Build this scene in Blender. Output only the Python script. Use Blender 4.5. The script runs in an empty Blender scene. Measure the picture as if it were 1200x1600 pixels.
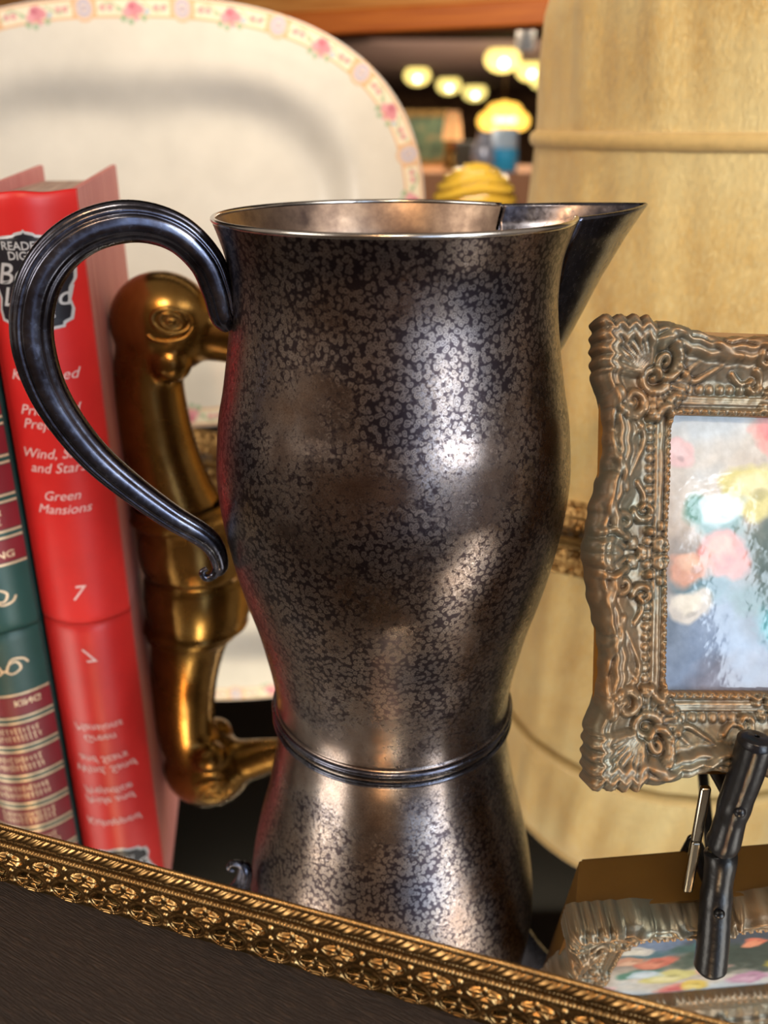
import bpy, bmesh, math, random
import numpy as np
from mathutils import Vector, Matrix
random.seed(4); rng = np.random.default_rng(7)
S = 0.01                      # everything below is written in centimetres
sc = bpy.context.scene; C = sc.collection

# ------------------------------------------------------------------ camera
cd = bpy.data.cameras.new('camera'); cam = bpy.data.objects.new('camera', cd); C.objects.link(cam)
cam.location = (0, 0, 22.9*S); cam.rotation_euler = (math.radians(90-23.5), 0, 0)
cd.sensor_fit = 'VERTICAL'; cd.sensor_height = 36; cd.sensor_width = 27; cd.lens = 31.5
cd.clip_start = .01; cd.clip_end = 100
cd.dof.use_dof = True; cd.dof.focus_distance = .30; cd.dof.aperture_fstop = 8.5
sc.camera = cam
# ------------------------------------------------------------------ view, world, lights
sc.view_settings.view_transform = 'Standard'; sc.view_settings.look = 'None'
sc.view_settings.gamma = 1; sc.view_settings.use_curve_mapping = False
sc.view_settings.exposure = 0.0
w = bpy.data.worlds.new('shop_air'); sc.world = w; w.use_nodes = True
w.node_tree.nodes['Background'].inputs[0].default_value = (.62, .50, .40, 1)
w.node_tree.nodes['Background'].inputs[1].default_value = .48

def area(name, loc, target, size, power, col, sy=None):
    l = bpy.data.lights.new(name, 'AREA'); l.energy = power; l.color = col; l.size = size*S
    if sy: l.shape = 'RECTANGLE'; l.size_y = sy*S
    o = bpy.data.objects.new(name, l); C.objects.link(o); o.location = Vector(loc)*S
    o.rotation_euler = (Vector(target)-Vector(loc)).to_track_quat('-Z', 'Y').to_euler(); return o
area('key_and_lamp_light', (-140, -60, 98), (-5, 60, 10), 70, 13, (1, .91, .80))  # broad unseen key light, added to light the shade and table
area('key_and_lamp_light', (125, -75, 104), (14, 50, 10), 75, 11, (1, .94, .86))  # second added key, kept low so the pitcher belly stays dark
area('key_and_lamp_light', (-16, -78, 112), (0, 40, 5), 5, 4.0, (1, .52, .20))
area('key_and_lamp_light', (3, -70, 112), (0, 40, 5), 5, 3.6, (1, .88, .66))
area('beam_fill_light', (4, 66, 49), (4, 100, 22), 50, 1.5, (1, .84, .60), 2)  # fill added under the overhead panel to brighten the oak beam
area('daylight', (118, -150, 52), (5, 35, 10), 13, 13, (.76, .88, 1), 75)
area('daylight', (172, -140, 52), (5, 35, 10), 14, 11, (.76, .88, 1), 75)
for x_, y_ in ((44, 330), (40, 500), (120, 800), (200, 1250), (60, 1700)):
    area('far_shop_light', (x_, y_, 60), (x_, y_+1, -20), 60, 20, (1, .80, .58))  # fills added to light the far room and hanging fixture
area('far_ceiling_fill', (90, 900, -60), (90, 1000, 70), 200, 60, (1, .80, .66), 500)  # upward fill added to lift the brown ceiling

# ------------------------------------------------------------------ helpers
def lin(c):
    return tuple((x/12.92 if x <= .04045 else ((x+.055)/1.055)**2.4) for x in [v/255 for v in c])
def linv(a):
    a = np.asarray(a, float)/255
    return np.where(a <= .04045, a/12.92, ((a+.055)/1.055)**2.4)
def mesh(name, V, F, mat=None, parent=None, smooth=True, col=None, angle=None):
    me = bpy.data.meshes.new(name)
    V = np.asarray(V, float)*S
    me.from_pydata(V.tolist(), [], [tuple(int(i) for i in f) for f in F])
    if smooth: me.polygons.foreach_set('use_smooth', [True]*len(me.polygons))
    if col is not None:
        a = me.color_attributes.new('pattern', 'FLOAT_COLOR', 'POINT')
        c = np.ones((len(V), 4)); c[:, :3] = col; a.data.foreach_set('color', c.ravel())
    me.update()
    if angle and smooth: 
        try: me.set_sharp_from_angle(angle=math.radians(angle))
        except Exception: pass
    o = bpy.data.objects.new(name, me); C.objects.link(o)
    for m in (mat if isinstance(mat, (list, tuple)) else [mat]):
        if m: me.materials.append(m)
    if parent: o.parent = parent
    return o
def thing(name, label, cat, loc=(0, 0, 0), group=None):
    o = bpy.data.objects.new(name, None); C.objects.link(o); o.location = Vector(loc)*S; o.empty_display_size = .01
    o['label'] = label; o['category'] = cat
    if group: o['group'] = group
    return o
def tag(o, label, cat, group=None):
    o['label'] = label; o['category'] = cat
    if group: o['group'] = group
    return o
def struct(o): o['kind'] = 'structure'; return o
def grid_faces(n, m, wrap_n=False, wrap_m=False):
    i = np.arange(n if wrap_n else n-1); j = np.arange(m if wrap_m else m-1)
    I, J = np.meshgrid(i, j, indexing='ij'); I2 = (I+1) % n; J2 = (J+1) % m
    return np.stack([I*m+J, I2*m+J, I2*m+J2, I*m+J2], -1).reshape(-1, 4)
def box(x0, x1, y0, y1, z0, z1):
    V = [(x, y, z) for x in (x0, x1) for y in (y0, y1) for z in (z0, z1)]
    F = [(0, 1, 3, 2), (4, 6, 7, 5), (0, 4, 5, 1), (2, 3, 7, 6), (0, 2, 6, 4), (1, 5, 7, 3)]
    return V, F
def bevel(o, w_, seg=3):
    m = o.modifiers.new('bevel', 'BEVEL'); m.width = w_*S; m.segments = seg; m.limit_method = 'ANGLE'; return o
def join(parts):
    V, F = [], []
    for v, f in parts:
        k = len(V); V += [tuple(p) for p in v]; F += [tuple(int(i)+k for i in q) for q in f]
    return V, F
def smooth_path(P, n):
    P = np.array(P, float); k = len(P); out = []
    for t in np.linspace(0, k-1, n):
        i = min(int(t), k-2); u = t-i
        p0, p1, p2, p3 = P[max(i-1, 0)], P[i], P[i+1], P[min(i+2, k-1)]
        out.append(.5*((2*p1)+(-p0+p2)*u+(2*p0-5*p1+4*p2-p3)*u*u+(-p0+3*p1-3*p2+p3)*u**3))
    return np.array(out)
def tube(P, R, seg=16, up=(0, 0, 1), prof=None, closed=False, cap=True):
    """P path, R radii (scalar or per point or (a,b)), prof(phi)->factor"""
    P = np.array(P, float); n = len(P)
    T = np.gradient(P, axis=0)
    if closed: T = np.roll(P, -1, 0)-np.roll(P, 1, 0)
    T /= np.linalg.norm(T, axis=1)[:, None]
    R = np.broadcast_to(np.array(R, float).reshape(-1, 1) if np.ndim(R) == 1 and len(R) == n else R, (n, 1) if np.ndim(R) < 2 else (n, 2))
    ph = np.linspace(0, 2*math.pi, seg, endpoint=False); k = np.ones(seg) if prof is None else np.array([prof(a) for a in ph])
    up = np.array(up, float); V = []
    for i in range(n):
        a = np.cross(T[i], up); l = np.linalg.norm(a)
        if l < 1e-4: a = np.array([1., 0, 0]); l = 1
        a /= l; b = np.cross(a, T[i]); ra, rb = (R[i][0], R[i][-1])
        V.append(P[i]+np.outer(np.cos(ph)*k*ra, a)+np.outer(np.sin(ph)*k*rb, b))
    V = np.concatenate(V); F = [tuple(f) for f in grid_faces(n, seg, closed, True)]
    if cap and not closed: F += [tuple(range(seg))[::-1], tuple((n-1)*seg+i for i in range(seg))]
    return V.tolist(), F
def lathe(prof, seg=96, c=(0, 0, 0), sx=1, sy=1, cap=True):
    ph = np.linspace(0, 2*math.pi, seg, endpoint=False); V = []
    for r, z in prof: V += [(c[0]+r*sx*math.cos(a), c[1]+r*sy*math.sin(a), c[2]+z) for a in ph]
    n = len(prof); F = [tuple(f) for f in grid_faces(n, seg, False, True)]
    if cap:
        F += [tuple(range(seg))[::-1], tuple((n-1)*seg+i for i in range(seg))]
    return V, F
def ellipsoid(c, r, n=24, m=16):
    V, F = lathe([(math.sin(math.pi*(i+.02)/(m+.04)), -math.cos(math.pi*(i+.02)/(m+.04))) for i in range(m+1)], n)
    return [(c[0]+x*r[0], c[1]+y*r[1], c[2]+z*r[2]) for x, y, z in V], F

# materials -----------------------------------------------------------
class M:
    def __init__(s, name, col=(128, 128, 128), rough=.5, metal=0, spec=.5, **k):
        s.m = bpy.data.materials.new(name); s.m.use_nodes = True; s.t = s.m.node_tree
        s.b = s.t.nodes['Principled BSDF']
        s.b.inputs['Base Color'].default_value = (*lin(col), 1); s.b.inputs['Roughness'].default_value = rough
        s.b.inputs['Metallic'].default_value = metal; s.b.inputs['Specular IOR Level'].default_value = spec
        for a, v in k.items(): s.b.inputs[a.replace('_', ' ')].default_value = v
    def n(s, typ, **k):
        x = s.t.nodes.new(typ)
        for a, v in k.items():
            if a.startswith('i_'): x.inputs[a[2:].replace('_', ' ')].default_value = v
            else: setattr(x, a, v)
        return x
    def l(s, a, b): s.t.links.new(a, b)
    def coord(s, scale=(1, 1, 1), out='Object', rot=(0, 0, 0)):
        c = s.n('ShaderNodeTexCoord'); m = s.n('ShaderNodeMapping'); m.inputs['Scale'].default_value = scale
        m.inputs['Rotation'].default_value = rot
        s.l(c.outputs[out], m.inputs[0]); return m.outputs[0]
    def noise(s, vec, scale, detail=4, rough=.55, dist=0):
        x = s.n('ShaderNodeTexNoise', i_Scale=scale, i_Detail=detail, i_Roughness=rough, i_Distortion=dist); s.l(vec, x.inputs['Vector']); return x.outputs['Fac']
    def ramp(s, fac, stops):
        x = s.n('ShaderNodeValToRGB'); e = x.color_ramp.elements
        while len(e) > 1: e.remove(e[-1])
        e[0].position = stops[0][0]; e[0].color = (*stops[0][1], 1) if not isinstance(stops[0][1], (int, float)) else (stops[0][1],)*3+(1,)
        for p, c in stops[1:]:
            q = e.new(p); q.color = (*c, 1) if not isinstance(c, (int, float)) else (c, c, c, 1)
        s.l(fac, x.inputs[0]); return x.outputs[0]
    def mix(s, fac, a, b, mode='MIX'):
        x = s.n('ShaderNodeMix', data_type='RGBA', blend_type=mode)
        for v, i in ((fac, 0), (a, 6), (b, 7)):
            if isinstance(v, (int, float)): x.inputs[i].default_value = v
            elif isinstance(v, tuple): x.inputs[i].default_value = (*v, 1)
            else: s.l(v, x.inputs[i])
        return x.outputs[2]
    def base(s, c): s.l(c, s.b.inputs['Base Color'])
    def rgh(s, c): s.l(c, s.b.inputs['Roughness'])
    def bump(s, h, strength=.3, dist=.001):
        x = s.n('ShaderNodeBump'); x.inputs['Strength'].default_value = strength; x.inputs['Distance'].default_value = dist
        s.l(h, x.inputs['Height']); s.l(x.outputs[0], s.b.inputs['Normal'])
def simple(name, col, rough=.5, metal=0, var=.12, scale=60, bump=0, **k):
    m = M(name, col, rough, metal, **k); v = m.coord(); f = m.noise(v, scale)
    c = lin(col); m.base(m.ramp(f, [(.25, tuple(x*(1-var) for x in c)), (.75, tuple(min(1, x*(1+var)) for x in c))]))
    if bump: m.bump(f, bump, .0006)
    return m.m
def emit(name, col, strength):
    m = M(name, col, 1); m.b.inputs['Emission Color'].default_value = (*lin(col), 1); m.b.inputs['Emission Strength'].default_value = strength; return m.m
def patt(name, rough=.3, spec=.5, nz=.08, scale=80, bump=0, **k):
    m = M(name, (200, 200, 200), rough, 0, spec, **k); a = m.n('ShaderNodeAttribute', attribute_name='pattern')
    v = m.coord(); f = m.noise(v, scale); g = m.ramp(f, [(.3, 1-nz), (.7, 1.0)])
    m.base(m.mix(1.0, a.outputs['Color'], g, 'MULTIPLY'))
    if bump: m.bump(f, bump, .0005)
    return m.m

# tarnished silver plate: worm-like blotches and small rings
def silver(name):
    m = M(name, (120, 110, 105), .3, 1)
    v = m.coord(); big = m.noise(v, 30, 5, .6); mid = m.noise(v, 90, 4, .6)
    worm = m.noise(v, 800, 3, .6, .8); fine = m.noise(v, 2200, 2, .6)
    vo = m.n('ShaderNodeTexVoronoi', i_Scale=560.0, i_Randomness=1.0)
    nn = m.n('ShaderNodeTexNoise', i_Scale=420.0, i_Detail=2.0); m.l(v, nn.inputs['Vector'])
    dv = m.n('ShaderNodeVectorMath', operation='ADD'); m.l(v, dv.inputs[0])
    sm = m.n('ShaderNodeVectorMath', operation='SCALE'); sm.inputs['Scale'].default_value = .0018; m.l(nn.outputs['Color'], sm.inputs[0]); m.l(sm.outputs[0], dv.inputs[1])
    m.l(dv.outputs[0], vo.inputs['Vector'])
    ring = m.ramp(vo.outputs['Distance'], [(.0, .9), (.16, .7), (.26, .1), (.36, .8), (.48, .5), (.62, .0)])
    sep = m.n('ShaderNodeSeparateXYZ'); m.l(v, sep.inputs[0])
    zz = m.n('ShaderNodeMapRange'); zz.inputs['From Min'].default_value = 0; zz.inputs['From Max'].default_value = .2; m.l(sep.outputs['Z'], zz.inputs[0])
    band = m.ramp(zz.outputs[0], [(0, .10), (.12, .30), (.22, .72), (.42, .80), (.56, .62), (.70, .55), (.84, .80), (1, .75)])
    amt = m.mix(.5, band, m.ramp(big, [(.32, 0.0), (.66, 1.0)]))
    bl = m.mix(.5, worm, amt)                                   # blotch threshold moves with the amount
    blot = m.ramp(bl, [(.45, 0), (.54, 1)])
    clean = m.ramp(mid, [(.3, lin((120, 109, 105))), (.5, lin((148, 137, 132))), (.75, lin((172, 162, 156)))])
    clean = m.mix(m.ramp(fine, [(.45, 0), (.62, .55)]), clean, lin((92, 80, 78)))
    dark = m.mix(ring, lin((66, 56, 57)), lin((162, 147, 136)))
    tint = m.ramp(big, [(.3, lin((235, 214, 196))), (.5, (1, 1, 1)), (.7, lin((196, 208, 232)))])
    c = m.mix(blot, clean, dark)
    m.base(m.mix(1.0, c, tint, 'MULTIPLY'))
    m.rgh(m.ramp(m.mix(.5, blot, fine), [(.2, .24), (.5, .28), (.8, .36)]))
    m.bump(worm, .05, .0003)
    return m.m
m_silver = silver('tarnished_silver'); 
def silver_in():
    m = M('inner_tarnish', (150, 130, 115), .45, 1); v = m.coord(); f = m.noise(v, 45, 6, .65)
    m.base(m.ramp(f, [(.3, lin((80, 66, 60))), (.5, lin((128, 108, 94))), (.72, lin((175, 152, 130)))])); m.rgh(m.ramp(f, [(.3, .5), (.7, .35)])); return m.m
m_inner = silver_in()
def dark_silver():
    m = M('blackened_silver', (60, 62, 72), .2, 1); v = m.coord(); f = m.noise(v, 70, 5, .65); g = m.noise(v, 500, 3)
    m.base(m.ramp(f, [(.3, lin((58, 54, 60))), (.55, lin((96, 98, 112))), (.8, lin((140, 138, 142)))])); m.rgh(m.ramp(g, [(.3, .16), (.7, .30)])); return m.m
m_dsilver = dark_silver()
def brass_m(name, c1, c2, c3, r=.18):
    m = M(name, c2, r, 1); v = m.coord(); f = m.noise(v, 35, 5, .6)
    m.base(m.ramp(f, [(.3, lin(c1)), (.5, lin(c2)), (.75, lin(c3))])); m.rgh(m.ramp(f, [(.3, r+.1), (.7, r)])); return m.m
m_brass = brass_m('aged_brass', (104, 76, 38), (146, 110, 58), (168, 132, 74), .22)
m_gold = brass_m('gilt_filigree', (112, 84, 48), (164, 128, 80), (204, 168, 112), .28)
m_goldd = brass_m('dull_gilt', (84, 66, 36), (120, 96, 56), (150, 122, 76), .4)
mm = M('mirror_silvering', (236, 238, 236), .0, 1)
v_ = mm.coord(); dst = mm.n('ShaderNodeTexVoronoi', i_Scale=420.0); mm.l(v_, dst.inputs['Vector'])
mm.rgh(mm.ramp(dst.outputs['Distance'], [(.0, .3), (.05, .012), (1, .012)])); m_mirror = mm.m
def hide():
    m = M('dark_hair_hide', (52, 40, 32), .55, 0, .5); v = m.coord((1, 1, 1), 'Object', (0, 0, math.radians(30)))
    mp = m.n('ShaderNodeMapping'); mp.inputs['Scale'].default_value = (190, 2200, 190); m.l(v, mp.inputs[0]); s2 = mp.outputs[0]; f = m.noise(s2, 1.0, 5, .6); g = m.noise(v, 14, 4)
    a = m.ramp(f, [(.3, lin((18, 12, 9))), (.55, lin((40, 29, 23))), (.8, lin((94, 74, 58)))])
    m.base(m.mix(m.ramp(g, [(.3, 0), (.7, .4)]), a, lin((46, 31, 23)))); m.bump(f, .6, .0012); return m.m
m_hide = hide()
m_black = simple('black_lacquer', (14, 13, 13), .6, 0, .2)
m_iron = simple('black_iron', (26, 26, 30), .3, .3, .3, 300, .25)
m_red = simple('red_book_cloth', (210, 36, 34), .42, 0, .10, 40, .1)
m_pink = M('faded_red_board', (190, 100, 96), .7); _v = m_pink.coord((400, 400, 14)); _f = m_pink.noise(_v, 1.5, 4)
m_pink.base(m_pink.ramp(_f, [(.3, lin((206, 122, 116))), (.7, lin((232, 158, 148)))])); m_pink = m_pink.m
m_page = M('page_edges', (220, 205, 185), .8); _v = m_page.coord((900, 20, 20)); _f = m_page.noise(_v, 1.2, 3)
m_page.base(m_page.ramp(_f, [(.3, lin((150, 120, 110))), (.7, lin((224, 200, 182)))])); m_page = m_page.m
m_green = simple('green_book_cloth', (32, 72, 66), .4, 0, .12, 50, .1)
m_maroon = simple('maroon_title_panel', (126, 22, 34), .42, 0, .12, 50)
m_silverink = simple('silver_ink', (236, 200, 198), .4, 0, .08)
m_inkcream = simple('pale_gilt_ink', (226, 196, 160), .35, .3, .1)
m_plateblack = simple('black_label_ink', (26, 24, 32), .4, 0, .2)
m_crest = simple('silver_crest_border', (204, 204, 206), .35, .2, .1)

# ------------------------------------------------------------------ table, dark panel, room
tt = mesh('tabletop', *box(-75, 75, 2, 108, -3.4, -.4), m_hide, smooth=False); bevel(tt, .2)
tag(tt, 'dark brown hair-textured display tabletop under the gilt mirror tray', 'table')
m_blackpanel = simple('black_panel_lining', (4, 4, 4), .9, 0, .1)
sh = mesh('dark_overhead_panel', *box(-90, 90, 52, 128, 52, 54), m_blackpanel, smooth=False)  # panel added so the tray mirror reflects black from above
tag(sh, 'black lined display shelf high above the platter', 'shelf')
mw = M('honey_oak', (196, 128, 56), .5); _v = mw.coord((3, 3, 60)); _f = mw.noise(_v, 2.5, 5, .6, 1.2)
mw.base(mw.ramp(_f, [(.3, lin((176, 104, 34))), (.7, lin((214, 150, 76)))])); m_oak = mw.m
mw = M('orange_oak', (190, 94, 24), .45); _v = mw.coord((3, 3, 60)); _f = mw.noise(_v, 2.0, 4, .6, 1)
mw.base(mw.ramp(_f, [(.3, lin((170, 80, 16))), (.7, lin((206, 112, 34)))])); m_oako = mw.m
rot = math.radians(-26)
cr = thing('shelf_beam', 'honey oak beam of the display case above the opening', 'beam', (6, 106, 0)); cr.rotation_euler = (0, 0, rot)
mesh('facing', *box(-75, 32, .4, 3.5, 34, 44), m_oak, cr, smooth=False)
bevel(mesh('lower_moulding', *box(-75, 32, -.8, 3.8, 31.7, 34.1), m_oako, cr, smooth=False), .3)

m_ceil = simple('brown_ceiling', (112, 88, 74), .8, 0, .1, 3)
struct(mesh('ceiling', *box(-900, 1400, 150, 2600, 77, 83), m_ceil, smooth=False))
mwp = M('patterned_wallpaper', (120, 84, 56), .8); _v = mwp.coord(); _o = mwp.n('ShaderNodeTexVoronoi', i_Scale=7.0); mwp.l(_v, _o.inputs['Vector'])
mwp.base(mwp.ramp(_o.outputs['Distance'], [(.1, lin((88, 56, 38))), (.4, lin((150, 112, 76))), (.7, lin((104, 72, 48)))]))
struct(mesh('wall_back', *box(-900, 1400, 2100, 2110, -170, 77), mwp.m, smooth=False))
m_floor = simple('brown_carpet', (84, 60, 44), .9, 0, .2, 10)
struct(mesh('floor', *box(-900, 1400, -300, 2600, -176, -170), m_floor, smooth=False))
m_wallf = simple('papered_wall', (196, 168, 146), .7, 0, .2, 2)
# wall behind the photographer, built round its window openings
wins = [(62, 112, -30, 150), (128, 150, -20, 140), (166, 230, -30, 150)]
parts = []
xs = sorted([-400, 400]+[q for w_ in wins for q in w_[:2]])
for a, b in zip(xs[:-1], xs[1:]):
    hit = [w_ for w_ in wins if w_[0] <= a and b <= w_[1]]
    if hit:
        parts.append(box(a, b, -216, -208, -170, hit[0][2])); parts.append(box(a, b, -216, -208, hit[0][3], 200))
    else: parts.append(box(a, b, -216, -208, -170, 200))
struct(mesh('wall_front', *join(parts), m_wallf, smooth=False))
m_day = emit('daylit_pane', (200, 222, 255), 2.6)
m_white = simple('white_frame_paint', (200, 196, 190), .5)
for i, (a, b, c, d) in enumerate(wins):
    wn = struct(mesh('window_%d' % (i+1), *join([box(a, a+3, -209, -205, c, d), box(b-3, b, -209, -205, c, d), box(a, b, -209, -205, c, c+3), box(a, b, -209, -205, d-3, d), box(a, b, -209, -205, (c+d)/2-2, (c+d)/2+2)]), m_white, smooth=False))
    mesh('pane', *box(a+2, b-2, -212, -211, c+2, d-2), m_day, wn, smooth=False)

# far shop: recessed ceiling lamps
m_lamp = emit('lamp_glow', (255, 240, 186), 9); m_lamprim = emit('lamp_reflector', (250, 226, 130), 1.6)
lp = thing('ceiling_lamp', 'round glowing recessed ceiling lamp, leftmost in the far shop', 'lamp', (36.5, 1091, 75), 'recessed lamps in the far shop ceiling')
mesh('reflector', *ellipsoid((0, 1.5, -5), (14.5, 12, 10), 32), m_lamprim, lp)
mesh('bulb', *ellipsoid((0, 0, -6), (10.5, 10.5, 8)), m_lamp, lp)
labs = ['round glowing recessed ceiling lamp, second from the left in the far shop', 'round glowing recessed ceiling lamp just above the gold chandelier, lowest of them all',
        'round glowing recessed ceiling lamp nearest the oak beam, highest of them all', 'round glowing recessed ceiling lamp beside the left edge of the yellow shade',
        'ceiling lamp half hidden behind the edge of the yellow shade']
for lb, loc in zip(labs, [(88, 1344, 75), (148, 1612, 75), (96, 810, 75), (145, 985, 75), (192, 1204, 75)]):
    r = lp.copy(); C.objects.link(r); r.location = Vector(loc)*S; r['label'] = lb
    k = loc[1]/1091; r.scale = (k*.93 if loc[1] > 1100 else 1.0,)*3
    for ch in lp.children:
        c = ch.copy(); C.objects.link(c); c.parent = r
m_glow = emit('amber_glass_glow', (255, 200, 84), 1.5); m_glow2 = emit('amber_bulb_glow', (255, 232, 150), 4)
ch = thing('chandelier', 'golden glowing glass chandelier hanging in the far shop', 'chandelier', (110, 900, 27))
pp = [ellipsoid((x, y, z), (r, r, r*.9)) for x, y, z, r in [(-15, 0, -3, 9), (15, 0, -3, 9), (-7, -3, 4, 9.5), (7, -3, 4, 9.5), (0, -2, 6, 9), (0, -4, -4, 10), (-8, -5, -5, 8), (8, -5, -5, 8)]]
mesh('glass_shade', *join(pp), m_glow, ch)
mesh('bulb', *join([ellipsoid((x, -13, -2), (3.5, 3, 2.6)) for x in (-7, 0, 7)]), m_glow2, ch)
mesh('chain', *tube([(0, 0, 10), (0, 0, 50)], .8), m_goldd, ch)
sp = thing('hanging_spotlight', 'small white hanging fixture below the oak beam', 'spotlight', (42, 300, 46))
mesh('housing', *lathe([(1, 3.5), (2.4, 3), (2.8, -2.5), (2.2, -3.6)], 24), m_white, sp)
mesh('rod', *tube([(0, 0, 3), (0, 0, 31)], .35), m_white, sp)
# goods on a far counter
ct = mesh('counter', *box(-10, 130, 455, 540, -170, .9), simple('counter_oak', (150, 100, 60), .5), smooth=False)
tag(ct, 'brown wooden counter in the far shop behind the platter', 'counter')
m_blue = simple('blue_glass', (50, 170, 226), .3); m_pale = simple('pale_blue_paper', (190, 214, 236), .6)
bl = thing('blue_jar', 'bright blue jar with pale blue upper half under the chandelier', 'jar', (58.5, 470, .9))
mesh('body', *lathe([(5.5, 0), (6.6, .6), (6.8, 9), (6.4, 10.6)], 32), m_blue, bl)
mesh('collar', *lathe([(6.0, 10.6), (6.3, 11), (6.2, 19), (5.6, 19.6)], 32), m_pale, bl)
vs = thing('silver_vase', 'round silvery vase left of the blue jar', 'vase', (47.5, 462, .9))
mesh('body', *lathe([(3, 0), (4.6, 2), (5.8, 7), (5.4, 11), (3, 14.5), (2.6, 17), (3.4, 18)], 32), simple('silvery_glaze', (170, 176, 196), .25, .4), vs)
cn = thing('table_lamp', 'small glowing peach table lamp on the far counter', 'lamp', (33.5, 475, .9))
mesh('lamp_shade', *lathe([(4.6, 14), (4.0, 22), (2.9, 27)], 32), emit('peach_glow', (230, 170, 110), .55), cn)
mesh('base', *lathe([(4, 0), (3.6, 1.5), (1.4, 4), (2.2, 8), (1, 14)], 24), m_brass, cn)
pt = thing('picture', 'dark green framed picture leaning at the back of the far counter', 'picture', (20, 530, .9))
mesh('frame', *join([box(-16, -13, 0, 2, 0, 28), box(13, 16, 0, 2, 0, 28), box(-13, 13, 0, 2, 0, 3), box(-13, 13, 0, 2, 25, 28)]), m_goldd, pt, smooth=False)
mgp = M('green_canvas', (40, 60, 40), .6); _v = mgp.coord(); _f = mgp.noise(_v, 18, 4); mgp.base(mgp.ramp(_f, [(.35, lin((30, 44, 30))), (.5, lin((60, 84, 60))), (.7, lin((110, 90, 60)))]))
mesh('canvas', *box(-13, 13, .6, 1.4, 3, 25), mgp.m, pt, smooth=False)
bk = mesh('dark_box', *box(-6, 7, -6, 6, 0, 13), simple('dark_green_box', (24, 28, 22), .5), smooth=False); bk.location = Vector((40, 500, .9))*S
bk.name = 'storage_box'; bevel(bk, .5); tag(bk, 'dark green box behind the silvery vase on the far counter', 'box')

# ------------------------------------------------------------------ mirror tray
FL, FR, RR, RL = [np.array(q, float) for q in [(-32.5, 29.0), (24.6, 10.1), (26.5, 40.2), (-20.3, 65.8)]]
tray = thing('mirror_tray', 'gilt vanity tray with mirror base and pierced star gallery', 'tray', (0, 36, -.4))
def rel(V): return [(x, y-36, z+.4) for x, y, z in V]
def quad_prism(inset, z0, z1):
    c = (FL+FR+RR+RL)/4; Q = [p+(c-p)/np.linalg.norm(c-p)*inset*1.4 for p in (FL, FR, RR, RL)]
    V = [(q[0], q[1], z) for z in (z0, z1) for q in Q]
    return V, [(0, 3, 2, 1), (4, 5, 6, 7), (0, 1, 5, 4), (1, 2, 6, 5), (2, 3, 7, 6), (3, 0, 4, 7)]
V, F = quad_prism(.15, -.4, -.1); mesh('tray_base', rel(V), F, m_goldd, tray, smooth=False)
V, F = quad_prism(.3, -.1, 0); mesh('mirror_plate', rel(V), F, m_mirror, tray, smooth=False)

PER = 1.43; GH = 2.6
def gallery_height(t, s):
    """relief of the pierced rim: t along, s down from the top edge; returns height, keep mask"""
    h = np.zeros_like(t); keep = np.ones_like(t, bool)
    # top cord
    d = (s-.10)/.11; h = np.where(np.abs(d) < 1, .20*np.sqrt(np.clip(1-d*d, 0, 1))+.02*np.sin(t*2*math.pi/.10), h)
    # leaf and rope moulding
    q = (s-.20)/.46; inr = (q > 0) & (q < 1); ph = t/.95*2*math.pi+(q*3.4)
    rope = .20*np.sin(np.clip(q, 0, 1)*math.pi)+.055*np.sin(ph)*np.sin(np.clip(q, 0, 1)*math.pi)+.03*np.sin(ph*4+q*5)
    h = np.where(inr, np.maximum(rope, 0), h)
    # dark channel with fine beads each side
    q = (s-.68)/.42; inr = (q >= 0) & (q < 1)
    bead = np.where((q < .3) | (q > .72), .05+.03*np.sin(t*2*math.pi/.11), -.06+.02*np.sin(t*2*math.pi/.22))
    h = np.where(inr, bead, h)
    # seams
    for s0 in (1.12, 1.78):
        d = (s-s0)/.05; h = np.where(np.abs(d) < 1, .09*np.sqrt(np.clip(1-d*d, 0, 1)), h)
    for row, (s0, off, b, hole) in enumerate([(1.45, .5, .27, False), (2.13, 0, .33, True)]):
        u = ((t/PER+off) % 1-.5)*PER; v = s-s0; a = .56
        rr = np.sqrt((u/a)**2+(v/b)**2); ang = np.arctan2(v/b, u/a)
        inrow = np.abs(v) < (b+.07) if not hole else (s > 1.83)
        star = rr < (.34+.50*np.clip(np.cos(((ang-math.pi/2) % (2*math.pi/5)-math.pi/5)*1.0)-.81, 0, 1)/.19)
        arm = np.abs(((ang-math.pi/2) % (2*math.pi/5)) - math.pi/5)
        star = rr < (.95*(1-arm*0) if False else (.36/np.clip(np.cos(math.pi/5-arm*1.0)-0.0, .2, 1)))
        # five-armed star: radius largest on the arm axis
        dstar = np.abs((ang+math.pi/2+math.pi/5) % (2*math.pi/5)-math.pi/5)
        rs = 1.0*math.sin(math.radians(14))/np.sin(np.pi-math.radians(14)-dstar)
        star = rr < rs*1.15
        ring1 = .07*np.exp(-((rr-1.02)/.07)**2)+.05*np.exp(-((rr-1.20)/.05)**2)
        base = .03+ring1
        sh_ = .17-.13*np.clip(dstar/.6, 0, 1)
        val = np.where(rr < .92, np.where(star, sh_, -.22), base)
        # beads in the spandrels
        for du in (-.5, .5):
            for dv in (-.2, .2):
                bb = np.sqrt((u-du*PER)**2+(v-dv)**2)/.085
                val = np.where(bb < 1, .05+.10*np.sqrt(np.clip(1-bb*bb, 0, 1)), val)
        h = np.where(inrow, val, h)
        if hole:
            keep &= ~((rr < .90) & ~star)
            edge = 1.30
            keep &= ~((v > 0) & (rr > edge) & (np.abs(u) < PER*.44)) & ~((v > .26) & (rr > edge))
            lip = .08*np.exp(-((rr-1.27)/.06)**2)*(v > 0); h = h+np.where(inrow, lip, 0)
        else:
            pass
    return h, keep
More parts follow.
